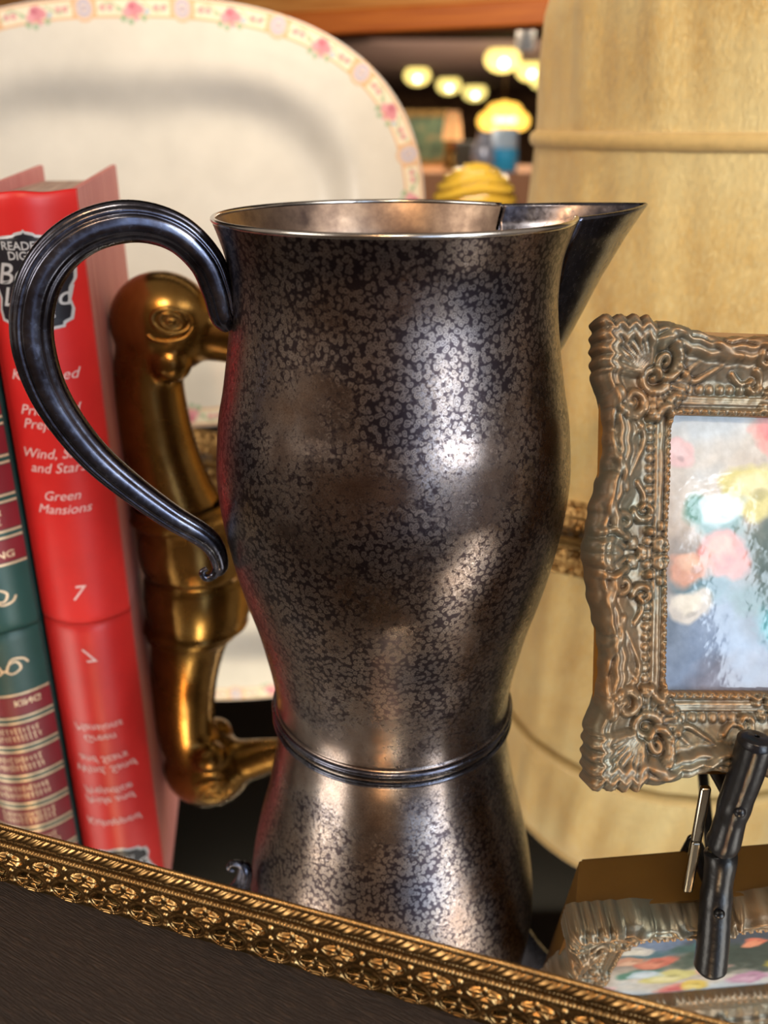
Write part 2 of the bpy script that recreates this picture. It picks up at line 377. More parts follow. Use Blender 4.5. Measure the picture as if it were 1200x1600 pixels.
def gallery(name, A, B, out, fine=None, lab=None):
    L = np.linalg.norm(B-A); u = (B-A)/L
    if fine: ts = np.concatenate([np.arange(0, fine[0], .11), np.arange(fine[0], fine[1], .028), np.arange(fine[1], L+.11, .11)]); ds = .028
    else: ts = np.arange(0, L+.05, .085); ds = .06
    ss = np.arange(0, GH+ds, ds)
    T, Sg = np.meshgrid(ts, ss, indexing='ij'); h, keep = gallery_height(T, Sg)
    n = np.array(out, float); n = n-u*np.dot(n, u); n /= np.linalg.norm(n)
    # profile: stands up, rolls slightly over at the top
    off = h*.8+.06*(Sg/GH)**2
    X = A[0]+u[0]*T+n[0]*off; Y = A[1]+u[1]*T+n[1]*off; Z = 2.44-Sg+0*T
    V = np.stack([X, Y, Z], -1).reshape(-1, 3)
    F = grid_faces(len(ts), len(ss)); kf = keep.reshape(-1)
    F = F[kf[F].all(1)]
    used = np.unique(F); mp = -np.ones(len(V), int); mp[used] = np.arange(len(used)); V = V[used]; F = mp[F]
    o = mesh(name, rel(V), F, m_gold, tray)
    m = o.modifiers.new('thickness', 'SOLIDIFY'); m.thickness = .05*S; m.offset = 0
    return o
c0 = (FL+FR+RR+RL)/4
gf = gallery('gallery', FL, FR, -(c0-(FL+FR)/2), (16, 46))
gallery('gallery', RR, RL, (RR+RL)/2-c0); gallery('gallery', FR, RR, (FR+RR)/2-c0); gallery('gallery', RL, FL, (RL+FL)/2-c0)
# inner moulding where mirror meets gallery
def strip(A, B, inw, name):
    n = inw/np.linalg.norm(inw); P = [np.array([*(A+n*.45), 0.12]), np.array([*(B+n*.45), .12])]
    return mesh(name, rel(tube(P, .22, 12)[0]), tube(P, .22, 12)[1], m_goldd, tray)
for A, B in ((FL, FR), (FR, RR), (RR, RL), (RL, FL)): strip(A, B, c0-(A+B)/2, 'inner_moulding')

# ------------------------------------------------------------------ pitcher
PX, PY = .35, 32.1
pitcher = thing('water_pitcher', 'large tarnished silver water pitcher with spotted belly and curled handle', 'pitcher', (PX, PY, 0))
prof = [(4.85, 0.0), (5.0, .12), (5.02, .3), (4.93, .42), (4.92, .6), (4.95, 1.2), (5.05, 2.0), (5.2, 2.85), (5.52, 4.4), (5.95, 6.0), (6.33, 7.75), (6.58, 9.45), (6.65, 10.6), (6.62, 11.4), (6.45, 12.95), (6.22, 14.0), (6.0, 15.2), (5.80, 16.5), (5.72, 17.5), (5.78, 18.6), (5.95, 19.3), (6.17, 19.95)]
pr = smooth_path([(r, z, 0) for r, z in prof], 170)[:, :2]
SEG = 288; sa = math.radians(20); HALF = math.radians(27)
spz = [(20.0, 10.25), (18.9, 9.4), (17.45, 8.45), (16.1, 7.7), (14.9, 7.0), (14.1, 6.3)]
def half_at(z): return HALF*min(1, max(0, (z-14.1)/5.2))**.75
def rad(z): return float(np.interp(z, pr[:, 1], pr[:, 0]))
ph = np.linspace(0, 2*math.pi, SEG, endpoint=False)
def shell(off, z0=0):
    R = pr[pr[:, 1] >= z0]; V = np.array([[(r-off)*math.cos(a), (r-off)*math.sin(a), z] for r, z in R for a in ph]).reshape(-1, 3)
    F = grid_faces(len(R), SEG, False, True); out = []
    for f in F:
        c = V[f].mean(0); a = math.atan2(c[1], c[0])
        if c[2] > 14.1 and abs((a-sa+math.pi) % (2*math.pi)-math.pi) < half_at(c[2])-.01: continue
        out.append(tuple(f))
    return V, out, len(R)
V, F, nr = shell(0); V = V.tolist(); F = list(F)
F.append(tuple(range(SEG))[::-1])
mesh('body', V, F, m_silver, pitcher)
V, F, nr = shell(.13, .5); F = [f[::-1] for f in F]; F.append(tuple(range(SEG)))
mesh('inner_wall', V, F, m_inner, pitcher)
# rolled lip round the mouth except at the spout
aa = np.linspace(sa+HALF, sa+2*math.pi-HALF, 160)
m_lip = brass_m('worn_silver_edge', (150, 145, 140), (205, 200, 195), (235, 232, 228), .15)
tb = tube([(6.11*math.cos(a), 6.11*math.sin(a), 19.97) for a in aa], .095, 12); mesh('rim', *tb, m_lip, pitcher)
tb = tube([(5.0*math.cos(a), 5.0*math.sin(a), .24) for a in np.linspace(0, 2*math.pi, 160, endpoint=False)], .13, 12, closed=True); mesh('foot_ring', *tb, m_dsilver, pitcher)
# spout: V section lofted from keel to the lip
def spout(off):
    zs = np.linspace(14.1, 20.0, 50); rows = []
    zk = [q[0] for q in spz][::-1]; rk = [q[1] for q in spz][::-1]
    for z in zs:
        K = float(np.interp(z, zk, rk)); R = rad(min(z, 19.95)); hw = half_at(z)+.012
        K = max(K, R+.02)
        row = []
        for s_ in np.linspace(-1, 1, 41):
            p0 = np.array([R*math.cos(hw*np.sign(s_)), R*math.sin(hw*np.sign(s_))]); tip = np.array([K, 0])
            q = abs(s_); p = tip*(1-q)+p0*q
            bulge = math.sin(q*math.pi)*.10*(K-R)          # sides swell a little
            p = p+np.array([.35, np.sign(s_)*.9])*bulge
            if q < .12: p[0] -= (.12-q)*.35*(K-R)/2
            x = p[0]-off; yy = p[1]*(1-off*.25)
            row.append((x*math.cos(sa)-yy*math.sin(sa), x*math.sin(sa)+yy*math.cos(sa), z+(-.02 if off else 0)+.1*(1-q)*((z-14.1)/5.9)**4))
        rows += row
    return rows, grid_faces(50, 41)
V, F = spout(0); so = mesh('spout', V, F, m_dsilver, pitcher); md = so.modifiers.new('t', 'SOLIDIFY'); md.thickness = .11*S; md.offset = 0
# handle
H = [(5.75, 16.5), (5.98, 16.95), (6.12, 17.74), (6.44, 18.69), (7.13, 19.5), (7.99, 19.92), (8.97, 20.02), (10.06, 19.76), (11.0, 19.16), (11.69, 18.3), (12.08, 17.22), (12.17, 16.09), (11.96, 14.79), (11.46, 13.53), (10.69, 12.24), (9.65, 11.01), (8.44, 9.8), (7.37, 8.89), (6.95, 8.3), (6.8, 7.6), (6.95, 7.2)]
ha = math.radians(16); hp = smooth_path([(-r*math.cos(ha), -r*math.sin(ha), z) for r, z in H], 150)
rr = np.interp(np.linspace(0, 1, 150), [0, .04, .12, .3, .55, .75, .88, .96, 1], [.30, .48, .55, .64, .66, .50, .40, .29, .15])
def hprof(a):  # grooved near its outer edge, plain inside
    d = abs(math.degrees(math.atan2(math.sin(a), math.cos(a))))
    return 1+.03*math.cos(2*a)-.10*math.exp(-((d-34)/6)**2)-.13*math.exp(-((d-60)/6)**2)-.06*math.exp(-((d-128)/8)**2)
side = (math.sin(ha), -math.cos(ha), 0)
tb = tube(hp, np.stack([rr, rr*1.0], -1), 120, up=side, prof=hprof)
mesh('handle', *tb, m_dsilver, pitcher)
sc_ = smooth_path([(-r*math.cos(ha), -r*math.sin(ha), z) for r, z in [(6.9, 7.55), (7.05, 7.2), (7.35, 7.1), (7.5, 7.35), (7.3, 7.5)]], 30)
mesh('handle_scroll', *tube(sc_, np.linspace(.18, .10, 30), 16), m_dsilver, pitcher)

# ------------------------------------------------------------------ books
def book(name, label, cat, loc, yaw, hw, bulge, Hs, depth, m_spine, m_board, board_rise):
    t = thing(name, label, cat, loc); t.rotation_euler = (0, 0, yaw)
    def sp(a, z, o=0):   # point on the rounded spine
        k = a/hw; return (a, -bulge*(1-k*k)-o, z)
    A = np.linspace(-hw, hw, 25); Z = np.concatenate([[0, .08, .3], np.linspace(.6, Hs-.6, 30), [Hs-.3, Hs-.08, Hs]])
    V = []
    for z in Z:
        e = .12*(1 if z in (0, Z[-1]) else (.4 if z in (.08, Z[-2]) else 0))
        for a in A:
            x, y, _ = sp(a, z); wob = .035*math.sin(a*3.1+z*.7) if z > Hs-1 else 0
            V.append((x, y+e, z+wob))
    n = len(V); V += [(x, y+.35, z) for x, y, z in V]
    F1 = grid_faces(len(Z), 25); F = [tuple(f) for f in F1]+[tuple(f[::-1]+n) for f in F1]
    F += [(i, i+1, n+i+1, n+i) for i in range(24)]+[(n-25+i+1, n-25+i, 2*n-25+i, 2*n-25+i+1) for i in range(24)]
    spine = mesh('spine', V, F, m_spine, t)
    for s_ in (-1, 1):
        x0, x1 = sorted((s_*hw*.985, s_*(hw*.985-.28)))
        V, F = box(x0, x1, .02, depth, 0, Hs)
        V = [(x, y, z+(board_rise*(y/depth) if z > 1 else 0)) for x, y, z in V]
        bevel(mesh('cover_board', V, F, m_board, t, smooth=False), .05)
    mesh('page_block', *box(-hw+.3, hw-.3, .3, depth-.4, .25, Hs-.35), m_page, t, smooth=False)
    return t, sp, spine
def text_mesh(txt, size, shear=0.0, bold=0.0, spacing=1.0):
    c = bpy.data.curves.new('lettering', 'FONT'); c.body = txt; c.size = size; c.shear = shear; c.offset = bold
    c.align_x = 'CENTER'; c.align_y = 'CENTER'; c.resolution_u = 3; c.space_character = spacing
    o = bpy.data.objects.new('lettering', c); C.objects.link(o)
    me = bpy.data.meshes.new_from_object(o.evaluated_get(bpy.context.evaluated_depsgraph_get()))
    V = [tuple(v.co) for v in me.vertices]; F = [tuple(p.vertices) for p in me.polygons]
    bpy.data.objects.remove(o); return V, F
def on_spine(parts, sp, name, mat, parent, o=.02, label=None, a0=0, z0=0):
    V, F = join(parts); V = [sp(x+a0, y+z0, o+(q if q else 0)) for x, y, q in V]
    ob = mesh(name, V, F, mat, parent, smooth=False)
    if label: ob['label'] = label
    return ob
def place(VF, x, y): return [(a+x, b+y, 0) for a, b, *_ in VF[0]], VF[1]

red_book, rsp, red = book('book', 'thick red book with black crest label, beside the brass goose', 'book', (-15.1, 39.75, 0), math.radians(8), 2.12, 1.15, 20.3, 13.5, m_red, m_pink, .45)
for nm, rows in [('title', [('Kidnapped', 12.64, .68)]), ('title', [('Pride and', 11.05, .68), ('Prejudice', 10.4, .68)]), ('title', [('Wind, Sand', 8.98, .68), ('and Stars', 8.28, .68)]),
                 ('title', [('Green', 6.9, .66), ('Mansions', 6.22, .66)]), ('volume_number', [('7', 1.75, 1.15)])]:
    on_spine([place(text_mesh(t_, sz, .35, 0), -.12, z) for t_, z, sz in rows], rsp, nm, m_silverink, red, .03, 'pale pink silver lettering')
# crest label
def outline(k=1.0, g=0):
    P = [(-1.55, 1.75), (-1.15, 1.80), (-.55, 1.82), (-.30, 2.02), (-.12, 1.95), (0, 2.10), (.12, 1.95), (.30, 2.02), (.55, 1.82), (1.15, 1.80), (1.62, 1.72), (1.55, 1.2), (1.62, .8), (1.82, .4), (1.78, .0), (1.55, -.35), (1.45, -.8), (1.56, -1.3), (1.45, -1.75), (1.15, -1.85), (1.1, -2.05), (.6, -2.1), (.2, -2.25), (-.2, -2.25), (-.6, -2.1), (-1.1, -2.05), (-1.15, -1.85), (-1.5, -1.75), (-1.56, -1.3), (-1.45, -.8), (-1.55, -.35), (-1.78, 0), (-1.82, .4), (-1.62, .8), (-1.55, 1.2)]
    return [(x*(1-g/1.7), y*(1-g/2.0), 0) for x, y in P]
def filled(P):
    n = 26; rows = []
    V = []; F = []
    # scan-fill in rows so that the label can bend with the spine
    ys = np.linspace(min(p[1] for p in P)+.001, max(p[1] for p in P)-.001, 60); spans = []
    for y in ys:
        xs_ = []
        for (x0, y0, _), (x1, y1, _) in zip(P, P[1:]+P[:1]):
            if (y0-y)*(y1-y) < 0: xs_.append(x0+(x1-x0)*(y-y0)/(y1-y0))
        spans.append((min(xs_), max(xs_)) if xs_ else (0, 0))
    for y, (a, b) in zip(ys, spans): V += [(a+(b-a)*i/(n-1), y, 0) for i in range(n)]
    return V, [tuple(f) for f in grid_faces(len(ys), n)]
lz = 16.75
cr1 = on_spine([filled(outline())], rsp, 'crest_border', m_crest, red, .02, 'silver border of the crest label', 0, lz)
on_spine([filled(outline(g=.12))], rsp, 'crest_label', m_plateblack, red, .035, 'black crest label', 0, lz)
pts = [place(text_mesh("READER'S", .48, 0, .006), 0, 1.42), place(text_mesh('DIGEST', .48, 0, .006), 0, 1.02), place(text_mesh('Best', 1.25, .3, .01), -.35, .25), place(text_mesh('Loved', 1.15, .3, .01), .05, -.72), place(text_mesh('BOOKS', .42, 0, .004), .1, -1.45)]
on_spine(pts, rsp, 'crest_lettering', m_crest, red, .05, 'silver lettering on the black label', 0, lz)

green_book, gsp, grn = book('book', 'green book with maroon title panels at the left edge', 'book', (-19.3, 38.6, 0), math.radians(8), 2.05, 1.0, 19.0, 13.0, m_green, m_green, .1)
def band(z0, z1, x=2.05): 
    A = np.linspace(-x, x, 25); V = [(a, z, 0) for z in np.linspace(z0, z1, 6) for a in A]; return V, [tuple(f) for f in grid_faces(6, 25)]
lines = []; mar = []; sq = []
rs = random.Random(3)
zt = 3.7
for i, hgt in enumerate([1.15, 1.25, 1.35, 1.3, 1.1, 1.3, 1.25, 1.3]):
    mar.append(band(zt, zt+hgt)); lines += [band(zt-.16, zt-.05), band(zt+hgt+.05, zt+hgt+.16)]
    # illegible gilt strokes, two rows of small marks
    if i not in (0,):
        for r_ in range(2):
            zc = zt+hgt*(.32+.36*r_); x = -1.3
            while x < 1.3:
                wd = rs.uniform(.08, .16); hh = rs.uniform(.12, .22); sl = .06
                sq.append(([(x, zc-hh, 0), (x+.05, zc-hh, 0), (x+.05+sl, zc+hh, 0), (x+sl, zc+hh, 0)], [(0, 1, 2, 3)]))
                sq.append(([(x, zc-hh, 0), (x+wd, zc-hh+.02, 0), (x+wd, zc-hh+.06, 0), (x, zc-hh+.04, 0)], [(0, 1, 2, 3)])); x += wd+.07
    zt += hgt+.52
on_spine(mar, gsp, 'title_panel', m_maroon, grn, .015, 'maroon title panel')
on_spine(lines, gsp, 'gilt_rule', m_inkcream, grn, .02, 'pale gilt rules')
on_spine(sq, gsp, 'gilt_mark', m_inkcream, grn, .03, 'pale gilt marks')
on_spine([place(text_mesh('KING', .5, 0, .01), 1.05, 3.93+.15)], gsp, 'title', m_inkcream, grn, .03, 'pale gilt lettering')
em = []
for s_ in (-1, 1):
    P = smooth_path([(s_*.0, 2.2, 0), (s_*.35, 2.45, 0), (s_*.75, 2.2, 0), (s_*.6, 1.8, 0), (s_*.25, 1.9, 0), (s_*.1, 2.3, 0), (s_*.4, 1.65, 0), (s_*.9, 1.7, 0), (s_*1.1, 2.0, 0)], 50)
    Vq = []
    for i, p_ in enumerate(P):
        d = P[min(i+1, 49)]-P[max(i-1, 0)]; d /= np.linalg.norm(d)+1e-9; Vq += [(p_[0]-d[1]*.05, p_[1]+d[0]*.05, 0), (p_[0]+d[1]*.05, p_[1]-d[0]*.05, 0)]
    em.append((Vq, [tuple(f) for f in grid_faces(50, 2)]))
on_spine(em, gsp, 'gilt_scroll', m_inkcream, grn, .03, 'pale gilt scroll ornament', .3, -.1)

# ------------------------------------------------------------------ brass goose
GX, GY = -10.6, 44.6
goose = thing('brass_goose_head', 'polished brass goose head bookend between red book and pitcher', 'bookend', (GX, GY, 0))
def g(V): return [(x-GX, y, z) for x, y, z in V]
base = [(2.75, 0, -10.45), (2.90, .12, -10.45), (2.98, .5, -10.45), (3.02, 1.3, -10.5), (2.98, 2.4, -10.52), (2.86, 3.0, -10.65), (2.88, 3.15, -10.7), (2.98, 3.28, -10.75), (2.98, 3.42, -10.8), (2.72, 3.56, -10.95), (2.60, 3.7, -11.0), (2.66, 3.85, -11.0), (2.62, 4.0, -11.05), (2.42, 4.15, -11.15)]
V = []; 
for r, z, cx in base: V += [(cx+r*math.cos(a), r*.92*math.sin(a), z) for a in np.linspace(0, 2*math.pi, 64, endpoint=False)]
F = [tuple(f) for f in grid_faces(len(base), 64, False, True)]+[tuple(range(64))[::-1], tuple((len(base)-1)*64+i for i in range(64))]
mesh('base', g(V), F, m_brass, goose)
path = smooth_path([(-11.05, 0, 3.6), (-11.3, 0, 4.5), (-11.6, 0, 6.0), (-11.85, 0, 7.6), (-12.0, 0, 9.6), (-11.95, 0, 11.2), (-11.5, 0, 12.8), (-10.9, 0, 13.9)], 40)
rad_ = np.interp(np.linspace(0, 1, 40), [0, .1, .3, .5, .7, .85, 1], [2.42, 2.25, 2.0, 1.86, 1.74, 1.85, 2.3])
pp = [tube(path, np.stack([rad_*.9, rad_], -1), 32, up=(1, 0, 0))]
pp.append(ellipsoid((-10.95, 0, 13.75), (2.68, 2.0, 2.55), 40, 24))
pp.append(ellipsoid((-10.5, -1.15, 12.0), (1.05, .95, .95), 24, 16)); pp.append(ellipsoid((-10.5, 1.15, 12.0), (1.05, .95, .95), 24, 16))
bk_ = smooth_path([(-10.0, 0, 13.4), (-8.6, 0, 13.2), (-7.4, 0, 12.9), (-6.2, 0, 12.7), (-5.5, 0, 12.75)], 24)
pp.append(tube(bk_, np.stack([np.linspace(1.5, .95, 24), np.linspace(1.35, .32, 24)], -1), 24, up=(0, 1, .001)))
# front gutter below the cheek
V, F = join(pp); ho = mesh('head_and_neck', g(V), F, m_brass, goose)
rm = ho.modifiers.new('blend', 'REMESH'); rm.mode = 'VOXEL'; rm.voxel_size = .14*S; rm.use_smooth_shade = True
sm = ho.modifiers.new('soften', 'SMOOTH'); sm.factor = .6; sm.iterations = 9
for s_ in (-1, 1):
    ey = []
    for a_, b_, r_ in ((.86, .56, .15), (.50, .36, .10)):
        P = []
        for a in np.linspace(0, 2*math.pi, 40, endpoint=False):
            x = -10.15+a_*math.cos(a); z = 14.2+b_*math.sin(a)-.12*math.cos(a)
            yy = 1.98*math.sqrt(max(.05, 1-((x+10.95)/2.68)**2-((z-13.75)/2.55)**2)); P.append((x, s_*yy*.985, z))
        ey.append(tube(P, r_, 10, closed=True, up=(0, 1, .01)))
    ey.append(ellipsoid((-10.15, s_*1.82, 14.2), (.30, .16, .24), 20, 12))
    P = smooth_path([(-11.4, s_*1.80, 13.7), (-11.0, s_*1.93, 13.35), (-10.2, s_*1.92, 13.25), (-9.5, s_*1.72, 13.45), (-9.15, s_*1.5, 13.9)], 24); ey.append(tube(P, .13, 10, up=(0, 1, 0)))
    mesh('eye', g(join(ey)[0]), join(ey)[1], m_brass, goose)

# ------------------------------------------------------------------ ironstone platter
PC = np.array([-19.2, 70.2, -.1]); LEAN = math.radians(12)
pl = thing('serving_platter', 'large cream oval platter with floral border leaning behind the books', 'platter', PC); pl.rotation_euler = (-LEAN, 0, 0)
PA, PB, PN = 22.4, 16.2, 2.5
NA = 1500; ang = np.linspace(0, 2*math.pi, NA, endpoint=False)
def sup(a, b, n=PN): return np.stack([a*np.sign(np.cos(ang))*np.abs(np.cos(ang))**(2/n), b*np.sign(np.sin(ang))*np.abs(np.sin(ang))**(2/n)], -1)
E0 = sup(PA, PB); dE = np.linalg.norm(np.roll(E0, -1, 0)-E0, axis=1); arc = np.concatenate([[0], np.cumsum(dE)[:-1]])
# resample evenly
tot = dE.sum(); tgt = np.linspace(0, tot, NA, endpoint=False); ex = np.interp(tgt, np.append(arc, tot), np.append(E0[:, 0], E0[0, 0])); ez = np.interp(tgt, np.append(arc, tot), np.append(E0[:, 1], E0[0, 1]))
E0 = np.stack([ex, ez], -1)
NR_ = np.roll(E0, -1, 0)-np.roll(E0, 1, 0); NR_ = np.stack([-NR_[:, 1], NR_[:, 0]], -1); NR_ /= np.linalg.norm(NR_, axis=1)[:, None]
# profile: inset from edge, y (towards the viewer negative)
prp = [(0, .15), (-.02, 0.0), (.03, -.12)] + [(x, -.12-(.0 if x < .1 else .02)+x*.10) for x in np.linspace(.1, 2.0, 26)] + [(x, -.14+x*.10) for x in np.linspace(2.2, 4.4, 8)] + [(4.9, .40), (5.4, .58), (5.9, .85), (6.4, 1.17), (6.9, 1.48), (7.4, 1.74), (7.9, 1.92), (8.5, 2.03), (9.2, 2.08)]
V = []; ins = []
for q, y in prp:
    s_ = q
    P = E0+NR_*s_ if q < 3 else E0+(np.stack([-E0[:, 0], -E0[:, 1]], -1)/np.linalg.norm(E0, axis=1)[:, None])*s_*1.04
    V.append(np.stack([P[:, 0], np.full(NA, y), P[:, 1]+PB], -1)); ins += [q]*NA
inner = V[-1]; cc = np.array([0, 2.1, PB])
for k in (.8, .55, .3, .1): V.append(np.stack([cc[0]+(inner[:, 0]-cc[0])*k, np.full(NA, 2.1+.02), cc[2]+(inner[:, 2]-cc[2])*k], -1)); ins += [9]*NA
V = np.concatenate(V); ins = np.array(ins); NRW = len(ins)//NA
tt_ = np.tile(tgt, NRW)
cream = np.array([216, 210, 198.]); col = np.tile(cream, (len(V), 1))
NP = 17; per = tot/NP; u = ((tt_/per+.30) % 1); du = (u-.5)*per; mdist = np.minimum(u, 1-u)*per      # medallion at u=0, rose at u=.5
pub = (ins < 1.75) & (ins > .12)
def paint(mask, c, k=1.0):
    global col
    col[mask] = col[mask]*(1-k)+np.array(c, float)*k
paint((ins > -.1) & (ins < .16), (206, 196, 190))
paint(pub & (ins < 1.45), (236, 224, 196))
paint(pub & ((np.abs(ins-.22) < .08) | (np.abs(ins-1.40) < .07)), (222, 160, 106), .85)
paint(pub & (np.abs(mdist-.85) < .10) & (ins < 1.45), (222, 160, 106), .85)
wv = .75+.30*np.sin(du*2.6); paint(pub & (np.abs(ins-wv) < .08) & (np.abs(du) > .7) & (mdist > 1), (150, 180, 140), .8)
for dx in (-1.75, -2.3, 1.75, 2.3):
    paint(pub & ((du-dx)**2+(ins-.8)**2 < .05), (214, 130, 140), .8)
r2 = np.sqrt((mdist/.85)**2+((ins-.8)/.95)**2)
paint(r2 < 1.0, (226, 196, 172)); paint((r2 < 1.0) & (r2 > .84), (216, 168, 126)); paint((r2 < .62), (176, 170, 196)); paint((r2 < .36), (228, 208, 190)); paint(r2 < .17, (140, 130, 176))
for cx, cy, r_, c in [(0, .85, .52, (206, 110, 130)), (.45, 1.15, .36, (224, 146, 158)), (-.5, .95, .34, (216, 128, 142)), (.1, .75, .18, (176, 70, 96)), (.75, 1.55, .24, (140, 170, 130)), (-.8, 1.5, .22, (140, 170, 130)), (.2, 1.75, .2, (130, 165, 125)), (-.2, 1.5, .2, (214, 130, 146)), (-1.05, 1.1, .2, (150, 176, 200)), (1.1, .9, .18, (150, 180, 140))]:
    paint((du-cx)**2+(ins-cy)**2 < r_*r_, c, .85)
col = col*.88+cream*.12
m_china = patt('crazed_cream_glaze', .30, .5, .10, 30, Coat_Weight=.3, Coat_Roughness=.10)
F = [tuple(f[::-1]) for f in grid_faces(NRW, NA, False, True)]+[tuple((NRW-1)*NA+i for i in range(NA))]
po = mesh('dish', V, F, m_china, pl, col=linv(col))
md = po.modifiers.new('t', 'SOLIDIFY'); md.thickness = .5*S; md.offset = -1

# ------------------------------------------------------------------ yellow velvet lamp shade
SX, SY = 23.6, 64.2
shade = thing('lamp_shade', 'tall pale gold velvet drum shade with corded piping', 'lamp shade', (SX, SY, -.4))
def mvel():
    m = M('gold_velvet', (222, 190, 120), .75, 0, .3, Sheen_Weight=.5, Sheen_Roughness=.4)
    v = m.coord(); f = m.noise(v, 9, 4, .6, .6); g_ = m.noise(m.coord((260, 260, 120)), 1.6, 5, .7, 1.5)
    a = m.ramp(f, [(.3, lin((220, 170, 88))), (.5, lin((242, 202, 124))), (.72, lin((253, 228, 160)))])
    m.base(m.mix(m.ramp(g_, [(.40, .0), (.68, .75)]), a, lin((246, 222, 158)))); m.bump(g_, .9, .002); return m.m
m_vel = mvel(); m_cord = simple('gold_cord', (214, 180, 112), .7, 0, .1, 200, .4, Sheen_Weight=.3)
shp = [(15.6, 0), (15.4, 1.5), (14.7, 6), (14.1, 11), (13.6, 16), (13.35, 20), (13.25, 22.4), (13.2, 24), (13.2, 27), (13.1, 29.5), (12.7, 31.2), (12.3, 32)]
def srad(z, a):
    r = float(np.interp(z, [q[1] for q in shp], [q[0] for q in shp]))
    f_ = .10*math.sin(a*17+z*.12)+.06*math.sin(a*31+1.3+z*.3)+.05*math.sin(a*7-z*.5)
    if z > 22.8: f_ *= 1.6*abs(math.sin((z-22.4)/9.6*math.pi))+.15
    else: f_ *= min(1, (22.2-z)/3+.15)
    return r+f_
NZ, NAs = 90, 360; V = []
for i in range(NZ):
    z = 32*i/(NZ-1); V += [(srad(z, a)*math.cos(a), srad(z, a)*math.sin(a), z) for a in np.linspace(0, 2*math.pi, NAs, endpoint=False)]
o = mesh('velvet_cover', V, grid_faces(NZ, NAs, False, True), m_vel, shade); md = o.modifiers.new('t', 'SOLIDIFY'); md.thickness = .2*S; md.offset = -1
for z, r_ in ((22.3, .56), (32, .42), (.5, .5)):
    P = [(srad(z, a)*math.cos(a)*1.003, srad(z, a)*math.sin(a)*1.003, z) for a in np.linspace(0, 2*math.pi, 200, endpoint=False)]
    mesh('piping', *tube(P, r_, 12, closed=True), m_cord, shade)

# ------------------------------------------------------------------ yellow rose dome
rose = thing('rose_jar', 'yellow glazed rose-shaped jar lid behind the pitcher rim', 'jar', (8.2, 86, -.4))
m_yel = simple('yellow_glaze', (248, 208, 84), .2, 0, .1, 30, 0, Coat_Weight=.5)
mesh('jar', *lathe([(2.6, 0), (3.0, .4), (3.3, 6), (3.1, 12), (2.6, 15.5), (2.5, 16.2)], 48), m_yel, rose)
V = []
for i in range(70):
    f_ = i/69*math.pi*.62
    for j in range(96):
        a = j/96*2*math.pi; k = (f_*3.6+a/(2*math.pi)*2+.25*math.sin(a*3)) % 1
        q = 1+.10*(k**2)-.05; r_ = 3.75*q
        V.append((r_*math.sin(f_)*math.cos(a), r_*math.sin(f_)*math.sin(a), 16.4+3.5*q*math.cos(f_)))
mesh('rose_lid', V, grid_faces(70, 96, False, True), m_yel, rose)

# ------------------------------------------------------------------ ornate picture frame
def basis(y, l, r):
    y, l, r = map(math.radians, (y, l, r)); U = Vector((math.cos(y), math.sin(y), 0)); W = Vector((-math.sin(y)*math.sin(l), math.cos(y)*math.sin(l), math.cos(l)))
    return U*math.cos(r)-W*math.sin(r), U*math.sin(r)+W*math.cos(r)
FU, FV = basis(4.7, 23.0, 3.0); FN = FU.cross(FV)      # FN points to the viewer
if FN.y > 0: FN = -FN
pf = thing('framed_painting', 'ornate antique gilt frame holding a flower painting on a black easel', 'painting', (6.55, 23.78, 2.74))
pf.matrix_world = Matrix(((FU.x, FV.x, FN.x, 6.55*S), (FU.y, FV.y, FN.y, 23.78*S), (FU.z, FV.z, FN.z, 2.74*S), (0, 0, 0, 1)))
FW, FH, BW, BH = 18.0, 15.4, 2.65, 3.15
du_ = .045
us = np.arange(-.4, FW+.4+du_, du_); vs_ = np.arange(-.4, FH+.4+du_, du_)
Ug, Vg = np.meshgrid(us, vs_, indexing='ij')
u1 = np.minimum(Ug, FW-Ug); v1 = np.minimum(Vg, FH-Vg)        # mirrored quarter: corner at 0,0
# along-edge coordinate and inset
sL = u1; sB = v1*BW/BH
left = sL < sB
s_ins = np.where(left, sL, sB); tl = np.where(left, v1, u1); Lh = np.where(left, FH/2, FW/2)
# scalloped outline
def outl(tl, Lh):
    q = tl/Lh
    o_ = .42*np.sin(np.clip((q-.22)/.6, 0, 1)*math.pi)**1.0*1.0        # edge drawn in between corner and centre
    o_ = o_-.18*np.exp(-((q-1.0)/.10)**2)-.10*np.exp(-((q-.27)/.05)**2)+.10*np.exp(-((q-.2)/.03)**2)
    return o_
edge = outl(tl, Lh)+.03*np.sin(tl*9)*(tl > 3)
# corner shell scallops
ca = np.arctan2(v1-1.9, u1-1.9); cr_ = np.hypot(u1-1.9, v1-1.9)
cor = tl < 1.8
scal = .07-.16*np.abs(np.sin(tl*math.pi/.44))
other = np.where(left, u1, v1)
edge = np.where(cor, scal, edge)
okc = np.where((u1 < 1.8) & (v1 < 1.8), (u1 > .07-.16*np.abs(np.sin(v1*math.pi/.44))) & (v1 > .07-.16*np.abs(np.sin(u1*math.pi/.44))), s_ins > edge)
sd = s_ins-edge
h = np.interp(sd, [0, .12, .35, .6, .85, 1.3, 1.7, 1.85, 2.05, 2.3, 2.55, 2.9], [.10, .80, 1.12, 1.05, .80, .52, .44, .46, .48, .46, .44, .28])
